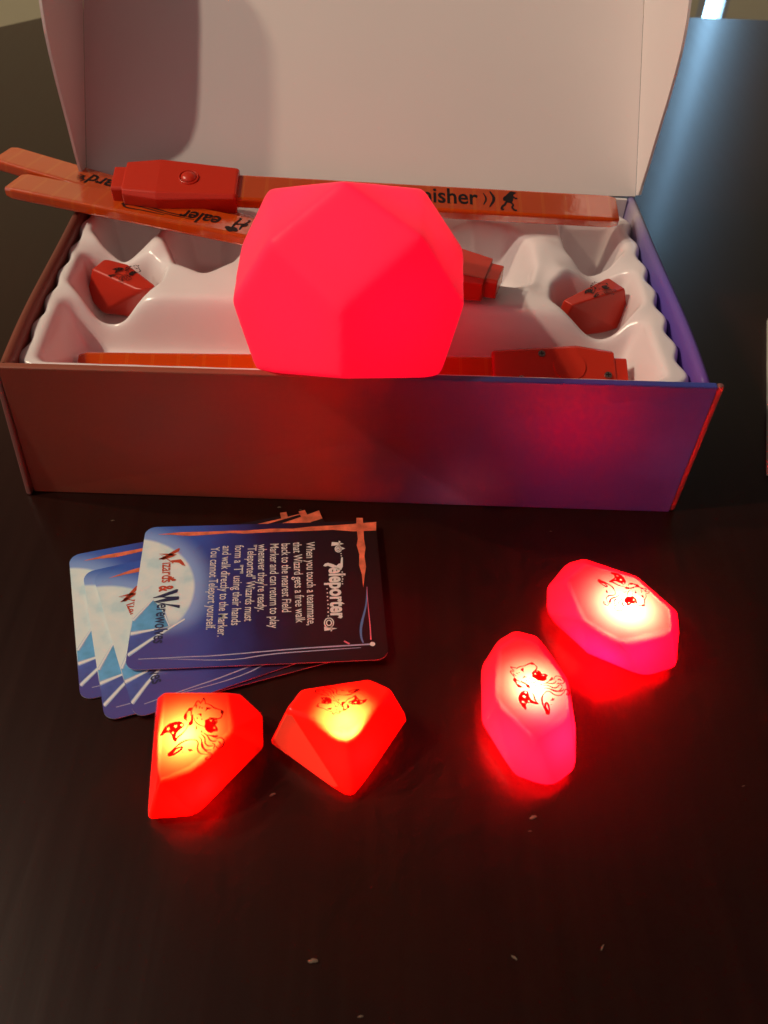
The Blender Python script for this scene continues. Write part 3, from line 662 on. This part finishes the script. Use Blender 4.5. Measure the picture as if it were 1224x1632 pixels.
# ------------------------------------------------------------------ emblem: snarling wolf, pointed starred hat and flowing beard
def emblem_mesh():
    mb = MB()
    k = lambda pts: [((x - 508) / 420., (465 - y) / 420.) for x, y in pts]
    def fill(outer, holes=()):
        cu = bpy.data.curves.new("c", 'CURVE'); cu.dimensions = '2D'; cu.fill_mode = 'FRONT'
        for ring in [outer] + list(holes):
            sp = cu.splines.new('POLY'); sp.points.add(len(ring) - 1)
            for q, p in zip(sp.points, ring): q.co = (p[0], p[1], 0, 1)
            sp.use_cyclic_u = True
        o = bpy.data.objects.new("c", cu); COL.objects.link(o)
        me = bpy.data.meshes.new_from_object(o.evaluated_get(bpy.context.evaluated_depsgraph_get()))
        mb.add([(v.co.x, v.co.y, 0) for v in me.vertices], [tuple(p.vertices) for p in me.polygons])
        bpy.data.objects.remove(o); bpy.data.curves.remove(cu); bpy.data.meshes.remove(me)
    def star(cx, cy, r):
        return k([(cx + (r if i % 2 == 0 else r * .5) * math.cos(i * math.pi / 5), cy + (r if i % 2 == 0 else r * .5) * math.sin(i * math.pi / 5)) for i in range(10)])
    def circ(cx, cy, r): return k([(cx + r * math.cos(i * .6283), cy + r * math.sin(i * .6283)) for i in range(10)])
    fill(k([(297, 517), (306, 487), (322, 455), (345, 432), (375, 421), (410, 417), (440, 430), (446, 452), (430, 468), (412, 485), (400, 505), (402, 530), (412, 548), (400, 562), (386, 545), (374, 518), (358, 498), (335, 495), (314, 515)]),
         [star(345, 470, 15), circ(390, 452, 11), circ(428, 443, 9), circ(378, 497, 7)])
    st = lambda pts, w, tp=(1, 1): mb.stroke(k(pts), w * 1.3 / 420., 0, 0, tp)
    st([(366, 642), (378, 655), (412, 640), (446, 612), (455, 594), (436, 594), (402, 612), (380, 630), (366, 642)], 9)
    fill(k([(366, 640), (388, 630), (405, 612), (420, 604), (405, 632), (380, 656)]))
    st([(385, 622), (430, 572), (468, 548), (505, 545)], 10, (.4, 1, .4))
    st([(395, 555), (420, 520), (445, 500), (462, 470), (470, 440)], 10, (1, .7, .2))
    # ears and forehead
    for s in ([(490, 318), (500, 288), (514, 264), (532, 290)], [(532, 292), (542, 268), (550, 246), (558, 270), (566, 288)], [(560, 292), (596, 297), (622, 322), (652, 332), (688, 345)], [(688, 345), (692, 362), (680, 378), (682, 392), (664, 402), (630, 396), (600, 394)]):
        st(s, 7, (.5, 1, .6))
    fill(k([(672, 338), (690, 344), (691, 360), (679, 370), (670, 356)]))
    fill(k([(572, 318), (608, 322), (596, 334), (580, 338), (566, 352), (574, 334)]))
    # open mouth
    fill(k([(574, 412), (592, 402), (618, 394), (640, 398), (655, 404), (660, 428), (648, 446), (660, 460), (668, 476), (666, 490), (640, 492), (626, 502), (604, 494), (586, 478), (576, 456), (580, 430)]),
         [k([(606, 410), (616, 424), (624, 408)]), k([(634, 470), (641, 456), (650, 472)]), k([(640, 408), (645, 420), (650, 410)])])
    st([(500, 392), (512, 420), (540, 446), (572, 454)], 6, (.3, 1, .6))
    # fur
    for tri in ([(500, 300), (512, 292), (508, 330)], [(524, 312), (536, 310), (528, 334)], [(540, 316), (552, 322), (546, 332)], [(516, 368), (546, 362), (550, 388), (536, 374)], [(446, 352), (460, 322), (488, 318), (484, 342), (462, 345)], [(440, 378), (452, 360), (456, 384), (444, 402)], [(480, 372), (494, 368), (500, 436), (478, 452), (470, 430), (484, 410)], [(520, 384), (530, 402), (518, 400)], [(552, 396), (560, 410), (548, 408)]):
        fill(k(tri))
    for s in ([(442, 404), (436, 380), (446, 356), (462, 350)], [(462, 410), (448, 408), (452, 384)], [(470, 344), (482, 352), (478, 376)], [(520, 446), (530, 470), (520, 480)], [(536, 452), (548, 470)]):
        st(s, 7, (.4, 1, .3))
    # beard and hair of the second figure
    for s in ([(505, 545), (540, 548), (552, 572), (545, 604), (566, 640), (600, 644)], [(545, 520), (570, 545), (572, 590), (600, 618), (640, 616)], [(560, 506), (590, 530), (592, 570), (614, 590), (648, 590)], [(576, 500), (604, 518), (618, 545), (640, 560), (664, 556)], [(600, 512), (634, 522), (660, 532), (672, 520)],
              [(600, 646), (640, 640), (652, 652), (640, 676), (612, 682), (604, 670), (622, 664)], [(660, 540), (690, 530), (714, 548), (716, 580), (700, 604), (676, 606), (664, 590)], [(676, 560), (692, 566), (690, 586)], [(574, 560), (584, 600), (612, 632), (640, 632)], [(488, 606), (500, 620), (520, 618)], [(640, 572), (660, 580), (650, 612)], [(636, 516), (650, 524), (668, 516)]):
        st(s, 8, (.4, 1, .5))
    for tri in ([(496, 610), (516, 606), (512, 624)], [(452, 618), (466, 634), (456, 630)], [(560, 480), (572, 500), (556, 496)]):
        fill(k(tri))
    me = bpy.data.meshes.new("emblem"); me.from_pydata(mb.v, [], mb.f)
    return me
EMB = emblem_mesh()
EMB_INK = EMB; EMB_INK.materials.append(M_INK)
EMB_BLACK = EMB.copy(); EMB_BLACK.materials.clear(); EMB_BLACK.materials.append(M_INK_BLACK)

M_SCUFF = translucent_plastic("scuffed_shell", (.75, .10, .03), (.50, .15, .07), .30, .5, .6, .9)
def put_emblem(parent, me, center, normal, up, size, sx=1.0, sy=1.0):
    n = Vector(normal).normalized(); u = Vector(up); u = (u - n * u.dot(n)).normalized(); x = u.cross(n)
    R = Matrix((x, u, n)).transposed().to_4x4()
    o = link("emblem", me, parent)
    o.matrix_basis = Matrix.Translation(Vector(center) + n * .00045) @ R @ Matrix.Diagonal((size * sx, size * sy, size, 1))
    return o

# ------------------------------------------------------------------ glowing crystals on the table
def crystal(pts, mat_, label, led, depth, watts, color, cone, body, body_color, emb_c, emb_up, size, sy, bevel=.0022, lean=(0, 0, 1), body_off=(.004, -.010)):
    o = rounded_hull("glowing_crystal", pts, mat_, bevel, 3)
    tag(o, label, "crystal", "glowing crystals lying on the table")
    spot_lamp("led", (led[0], led[1], led[2] - depth), watts, color, cone, .35, .0016, o)
    point_lamp("led_scatter", (led[0] + body_off[0], led[1] + body_off[1], led[2] * .42), body, body_color, .004, o)
    put_emblem(o, EMB_INK, emb_c, lean, emb_up, size, 1.0, sy)
    return o
RED_LED, PINK_LED = (1.0, .50, .34), (1.0, .60, .42)
FAR_BODY = (1.0, .0012, .036)
RED_BODY, PINK_BODY = (1.0, .002, .012), (1.0, .0045, .05)
def ang(deg): return (math.cos(math.radians(deg)), math.sin(math.radians(deg)), 0)
crystal(CRYSTAL_LEFT, M_SHELL, "glowing red crystal with straight top edge touching the lower corner of the card fan",
        LED_LEFT, .0062, .24, RED_LED, 155, .12, RED_BODY, EMBLEM_LEFT, ang(92), .0265, 1.06)
crystal(CRYSTAL_MIDDLE, M_SHELL, "glowing red crystal tilted to show a pale scuffed lower side, second from the left",
        LED_MIDDLE, .0085, .25, RED_LED, 125, .13, RED_BODY, EMBLEM_MIDDLE, ang(266), .0225, .62, body_off=(.001, -.001))
# its scuffed side
cm = bpy.data.objects["glowing_crystal.001"].data
cm.materials.append(M_SCUFF)
for f in cm.polygons:
    if f.normal.x < -.35 and f.normal.y < -.4 and f.area > 2e-5: f.material_index = 1
crystal(CRYSTAL_LONG, M_SHELL_PINK, "long pink crystal lying lengthwise between the tilted red one and the brightest one",
        LED_LONG, .0066, .20, PINK_LED, 150, .75, PINK_BODY, EMBLEM_LONG, ang(142), .0245, 1.1)
crystal(CRYSTAL_FAR, M_SHELL_PINK, "brightest pink crystal lying slanted, farthest right and nearest the box",
        LED_FAR, .0075, 0.42, PINK_LED, 155, 1.35, FAR_BODY, EMBLEM_FAR, ang(8), .0240, 1.0, body_off=(-.002, -.003))

# dull crystals waiting in the tray
o = rounded_hull("crystal", CRYSTAL_TRAY_LEFT, M_DULL, .0018)
tag(o, "unlit red crystal in the left pocket of the white tray", "crystal", "unlit crystals in the tray")
put_emblem(o, EMB_BLACK, EMBLEM_TRAY_LEFT, (0, 0, 1), ang(60), .0165, 1.0, 1.2)
o = rounded_hull("crystal", CRYSTAL_TRAY_RIGHT, M_DULL, .0018)
tag(o, "unlit red crystal in the right pocket of the white tray", "crystal", "unlit crystals in the tray")
put_emblem(o, EMB_BLACK, EMBLEM_TRAY_RIGHT, (0, 0, 1), ang(110), .0165, 1.2, .95)

# ------------------------------------------------------------------ wands
def loft(stations, n=8):
    """chamfered box sections (x, half width, half thickness, chamfer)"""
    mb = MB(); vs = []
    for x, w, t, c in stations:
        vs += [(x, w - c, t), (x, w, t - c), (x, w, -t + c), (x, w - c, -t), (x, -w + c, -t), (x, -w, -t + c), (x, -w, t - c), (x, -w + c, t)]
    fs = [tuple(range(7, -1, -1))]
    for s in range(len(stations) - 1):
        for i in range(8):
            a = s * 8 + i; b = s * 8 + (i + 1) % 8
            fs.append((a, b, b + 8, a + 8))
    fs.append(tuple((len(stations) - 1) * 8 + i for i in range(8)))
    mb.add(vs, fs)
    return mb
WL = .312
def wand(label, loc, rot, lettering, back=False, length=WL):
    w = empty("toy_wand", loc, rot)
    tag(w, label, "wand", "orange toy wands in the box")
    g = loft([(0, .0098, .0058, .0012), (.0072, .0100, .0060, .0012), (.0074, .0138, .0072, .002), (.028, .0172, .0086, .003), (.074, .0134, .0076, .002), (.0755, .0128, .0070, .002)]).build("grip", M_GRIP, w)
    m = g.modifiers.new("bevel", 'BEVEL'); m.width = .0009; m.segments = 2; m.limit_method = 'ANGLE'; m.angle_limit = math.radians(22)
    b = loft([(.070, .0112, .0038, .0012), (length - .005, .0112, .0038, .0012), (length, .0100, .0030, .001)]).build("blade", M_BLADE, w)
    m = b.modifiers.new("bevel", 'BEVEL'); m.width = .0007; m.segments = 2; m.limit_method = 'ANGLE'; m.angle_limit = math.radians(22)
    zt = .0086
    if not back:
        bm = bmesh.new(); bmesh.ops.create_uvsphere(bm, u_segments=20, v_segments=10, radius=.0048)
        for v in bm.verts: v.co.z *= .55
        bm_to_obj(bm, "button", M_GRIP, w, True, (.046, 0, .0083))
        bm = bmesh.new(); bmesh.ops.create_cone(bm, cap_ends=False, segments=28, radius1=.0062, radius2=.0058, depth=.0012)
        ring = bm_to_obj(bm, "button_collar", M_GRIP, w, True, (.046, 0, .0086))
        s = ring.modifiers.new("s", 'SOLIDIFY'); s.thickness = .0006
    else:
        for (sx, sy) in ((.012, .003), (.048, -.010), (.060, .006)):
            bm = bmesh.new(); bmesh.ops.create_cone(bm, cap_ends=True, segments=18, radius1=.0021, radius2=.0019, depth=.0010)
            sc = bm_to_obj(bm, "screw", M_SCREW, w, False, (sx, sy, .0083))
            mb = MB(); mb.box((-.0014, -.00025, .0004), (.0014, .00025, .00062)); mb.box((-.00025, -.0014, .00041), (.00025, .0014, .00063))
            mb.build("slot", M_INK_BLACK, sc)
        bm = bmesh.new(); bmesh.ops.create_cone(bm, cap_ends=True, segments=36, radius1=.0092, radius2=.0088, depth=.0010)
        bm_to_obj(bm, "battery_cover", M_GRIP, w, False, (.033, -.002, .0086))
    if lettering:
        mb = MB(); lettering(mb); mb.build("lettering", M_INK_BLACK, w)
    return w
ZT = .00395
def let_a(mb):
    mb.text("nisher", (.1885, -.0046), (.2235, -.0046), .0185, ZT, bold=.0003)
    mb.stroke([(.2270, .0058), (.2290, .0010), (.2268, -.0045)], .0012, ZT, taper=(.4, 1, .4))
    mb.stroke([(.2312, .0078), (.2342, .0012), (.2305, -.0062)], .0020, ZT, taper=(.3, 1, .3))
    # walking beast
    mb.poly([(.2400, .0010), (.2412, .0048), (.2438, .0082), (.2452, .0090), (.2462, .0084), (.2482, .0078), (.2470, .0066), (.2460, .0058), (.2458, .0030), (.2454, .0000), (.2440, -.0018), (.2412, -.0014)], ZT)
    for s in ([(.2412, -.0008), (.2400, -.0036), (.2382, -.0052), (.2378, -.0078)], [(.2440, -.0012), (.2456, -.0034), (.2442, -.0056), (.2460, -.0080)], [(.2454, .0044), (.2470, .0024), (.2482, .0030)], [(.2412, .0040), (.2396, .0018), (.2402, .0000)], [(.2378, -.0077), (.2394, -.0078)], [(.2458, -.0080), (.2474, -.0078)]):
        mb.stroke(s, .0014, ZT, smooth=1)
def let_b(mb):
    mb.text("Wizard", (.201, -.0040), (.2385, -.0040), .0165, ZT, bold=.0004)
    for k, a in enumerate((-12, 8, 28, 50, 75)):
        c = (.2390, .0010); d = (math.cos(math.radians(a)), math.sin(math.radians(a)))
        mb.stroke([(c[0] + d[0] * .0025, c[1] + d[1] * .0028), (c[0] + d[0] * .0072, c[1] + d[1] * .0066)], .0014, ZT, taper=(1, .4))
def let_c(mb):
    mb.text("ealer", (.1715, -.0040), (.1975, -.0040), .0165, ZT, bold=.0004)
    # H drawn as a kneeling and a standing figure below a leafy crown
    for s in ([(.1565, .0058), (.1572, .0020), (.1560, -.0020), (.1546, -.0062)], [(.1560, -.0010), (.1590, -.0002), (.1618, .0004)], [(.1616, .0078), (.1618, .0020), (.1614, -.0030), (.1606, -.0066)], [(.1606, -.0066), (.1622, -.0068)], [(.1546, -.0062), (.1562, -.0066)], [(.1572, .0020), (.1550, .0006), (.1544, -.0018)]):
        mb.stroke(s, .0017, ZT, taper=(.6, 1, .7))
    for c, r in (((.1600, .0062), .0020), ((.1622, .0074), .0022), ((.1640, .0060), .0018), ((.1585, .0074), .0016), ((.1612, .0084), .0018)):
        mb.disc(c, r, ZT + .00004 * r * 1000, n=9)
    mb.stroke([(.186, .0050), (.205, .0045), (.222, .0022), (.231, .0020), (.2335, .0050), (.229, .0066), (.222, .0058), (.205, .0062)], .0013, ZT, taper=(.3, 1.2, .4))
    mb.stroke([(.188, .0034), (.205, .0024), (.220, .0002), (.231, .0004)], .0011, ZT, taper=(.3, 1.2, .8))
    mb.stroke([(.2330, .0008), (.2345, .0040)], .0020, ZT)
def aim(tail, head):
    """location and rotation of a wand whose grip end is at tail and tip towards head"""
    d = Vector(head) - Vector(tail)
    return tail, (0, -math.asin(d.z / d.length), math.atan2(d.y, d.x))
loc, rot = aim((-.1535, .1650, .1020), (.1615, .1690, .0935))
wand("topmost orange wand with red grip at left and black beast printed near its tip", loc, (math.radians(15), rot[1], rot[2]), let_a)
loc, rot = aim((.0480, .1075, .0730), (-.2365, .2105, .0955))
wand("orange toy wand under the topmost one, its tip sticking out highest at the left", loc, rot, let_b, length=.303)
loc, rot = aim((.0780, .0880, .0895), (-.2225, .1790, .0925))
wand("orange wand slanting behind the ball, its red grip end showing right of the ball", loc, rot, let_c)
loc, rot = aim((.1490, .0445, .0580), (-.1580, .0430, .0515))
w = wand("orange toy wand lying back side up in the front channel of the tray, screws showing", loc, rot, None, back=True, length=.306)
w.rotation_euler.x = math.radians(-24)

# ------------------------------------------------------------------ game cards
M_CARD = card_material()
M_CARD_EDGE = principled("card_edge", (.55, .55, .58), .6)
M_ORANGE = principled("branch_orange", (.72, .16, .08), .4, .4, noise=(160, .35))
M_PALE = principled("print_white", (.80, .74, .70), .45)
M_RAY = principled("print_ray", (.80, .84, .86), .4)
M_LBLUE = principled("print_blue", (.12, .38, .70), .4, noise=(60, .45))
M_HALO = principled("print_ray_glow", (.34, .46, .74), .4, noise=(90, .2))
M_VIOLET = principled("print_violet", (.09, .13, .50), .4, noise=(50, .45))
M_LINE = principled("print_lilac", (.45, .42, .60), .4)
M_CURVE = principled("print_azure", (.10, .20, .45), .4)
M_PINK = principled("print_pink", (.75, .15, .22), .4)
M_RED_INK = principled("print_red", (.55, .07, .03), .4)
M_NAVY_INK = principled("print_navy", (.03, .03, .09), .4)

def rounded_rect(hx, hy, r, n=6):
    pts = []
    for cx, cy, a0 in ((hx - r, hy - r, 0), (-hx + r, hy - r, 90), (-hx + r, -hy + r, 180), (hx - r, -hy + r, 270)):
        for k in range(n + 1):
            a = math.radians(a0 + 90 * k / n); pts.append((cx + r * math.cos(a), cy + r * math.sin(a)))
    return pts
HX, HY = CARD_SIZE[0] / 2, CARD_SIZE[1] / 2
def clip_left(pts): return [(max(p[0], -HX + .0002), p[1]) for p in pts]
def make_card():
    th = .0005
    mb = slab(rounded_rect(HX, HY, .0058), -th, 0)
    mb.m = [0, 1] + [1] * (len(mb.f) - 2)
    c = mb.build("game_card", [M_CARD, M_CARD_EDGE])
    z = .00006
    mb = MB()
    mb.poly(clip_left(ART_BLUE_WEDGE), z, 0); mb.poly(clip_left(ART_VIOLET_WEDGE), z, 1)
    for i, r in enumerate(ART_RAYS): mb.stroke(clip_left(r), (.0030, .0030, .0030, .0016)[i], z * 1.5, 3, (1, .3), smooth=0)
    for i, r in enumerate(ART_RAYS): mb.stroke(clip_left(r), .0016 if i < 3 else .0007, z * 2, 2, (1, .5), smooth=0)
    mb.v = [(min(HX - .0003, max(-HX + .0003, x)), y, w) for x, y, w in mb.v]
    mb.build("moon_rays", [M_LBLUE, M_VIOLET, M_RAY, M_HALO], c)
    mb = MB(); mb.poly(ART_BRANCH, z, 0); mb.poly(ART_BRANCH_CROSS, z * 1.6, 0)
    mb.build("branch_border", M_ORANGE, c)
    mb = MB()
    mb.stroke(ART_LINE, .0009, z * 1.2, 0, (1, .4)); mb.stroke(ART_LINE_BLUE, .0008, z, 0, (.3, .8, .2))
    mb.stroke(ART_CURVE_BLUE, .0013, z, 1, (.2, 1, .5)); mb.stroke(ART_CURVE_PINK, .0008, z * 1.4, 2, (.2, 1)); mb.stroke(ART_PINK_TICK, .0009, z, 2)
    mb.disc(ART_WHITE_DOT, .0013, z * 2, 3)
    mb.build("line_border", [M_LINE, M_CURVE, M_PINK, M_PALE], c)
    mb = MB()
    for q in LOGO_W_RED: mb.poly(q, z * 3, 0)
    s, a, b = LOGO_IZARDS; mb.text(s, a, b, .0088, z * 3, 0, .0001)
    s, a, b = LOGO_AMP; mb.text(s, a, b, .0100, z * 3, 0, .0003)
    mb.poly(LOGO_HAT, z * 3.3, 0)
    for q in LOGO_W_NAVY: mb.poly(q, z * 3.3, 1)
    s, a, b = LOGO_EREWOLVES; mb.text(s, a, b, .0092, z * 3, 1, .0001)
    mb.build("logo", [M_RED_INK, M_NAVY_INK], c)
    return c
cards_group = "game cards fanned on the table"
top = make_card()
top.location = (CARD_TOP[0][0], CARD_TOP[0][1], .0048); top.rotation_euler.z = CARD_TOP[1]
tag(top, "topmost card of the fan, dark printed card with white text about touching a teammate", "card", cards_group)
CARD_LABELS = ["lowest card of the fan, sticking out farthest left with its moon showing", "card sandwiched just above the lowest one, sticking out at the bottom of the fan",
               "card right under the topmost one, its red letter W peeking out beside the moon"]
for (x, y, z, a), lab in zip(CARD_UNDER, CARD_LABELS):
    c = top.copy(); COL.objects.link(c)
    for ch in list(top.children):
        k = ch.copy(); COL.objects.link(k); k.parent = c
    c.location = (x, y, z + .0006); c.rotation_euler.z = a
    c['label'] = lab
# the text only the topmost card shows
mb = MB(); z = .0002
for s, a, b in CARD_LINES:
    d = (Vector(b) - Vector(a)).normalized(); n = Vector((-d.y, d.x))
    mb.text(s, Vector(a) - n * .0017, Vector(b) - n * .0017, .0066, z, 0, .00004)
mb.build("body_text", M_PALE, top)
mb = MB()
s, a, b = CARD_TITLE
mb.text(s, a, b, .0115, z, 0, .0004, shift=-.0025)
for q in TITLE_T: mb.poly(q, z)
for q in TITLE_FIG_A + TITLE_FIG_B: mb.poly(q, z)
for q in TITLE_DOTS: mb.disc(q, .00042, z, n=8)
for c0, r0 in [(q, .0022) for q in TITLE_RINGS_A] + [(q, .0030) for q in TITLE_RINGS_B]:
    for rr in (r0, r0 * .55):
        ring = [(c0[0] + rr * .75 * math.cos(t * .4488), c0[1] + rr * math.sin(t * .4488)) for t in range(15)]
        mb.stroke(ring, .0006, z, smooth=0)
mb.build("title", M_PALE, top)

# ------------------------------------------------------------------ white booklet at the right edge of the table
M_PAPER = principled("booklet_paper", (.74, .72, .64), .6, .3, noise=(20, .05))
bk = slab([(0, 0), (.14, -.012), (.158, .200), (.0495, .165)], 0, .0032).build("booklet", M_PAPER, None, loc=(.2445, .0300, .0002))
tag(bk, "white booklet of which only a thin sliver shows at the right of the table", "booklet")

# ------------------------------------------------------------------ crumbs and lint
M_CRUMB = principled("crumb", (.16, .11, .075), .8)
CR = [(-.0312, -.1800, .0022, .5), (.0797, -.1879, .0024, .4), (.0777, -.1940, .0013, .1), (.0662, -.2442, .0019, -.6), (-.0100, -.2464, .0028, .15), (.1005, -.2398, .0020, 1.0), (-.1329, -.0216, .0014, .3), (.1085, -.0208, .0010, 0), (.1744, -.1715, .0012, .3), (.0082, -.2650, .0015, .2), (-.0430, -.0080, .0016, .1), (-.0310, -.0095, .0012, .0), (.213, .187, .0012, .4)]
first = None
for i, (x, y, r, a) in enumerate(CR):
    if first is None:
        bm = bmesh.new(); bmesh.ops.create_icosphere(bm, subdivisions=2, radius=1)
        for v in bm.verts:
            v.co *= 1 + .25 * math.sin(5 * v.co.x + 3 * v.co.y) ; v.co.y *= .34; v.co.z *= .22
        first = bm_to_obj(bm, "crumb", M_CRUMB); o = first
    else:
        o = first.copy(); COL.objects.link(o)
    o.location = (x, y, r * .2); o.rotation_euler.z = a; r *= .7; o.scale = (r, r * (1 + .3 * math.sin(i * 2.1)), r)
    tag(o, "tiny pale crumb lying loose on the dark table", "crumb", "crumbs on the table")
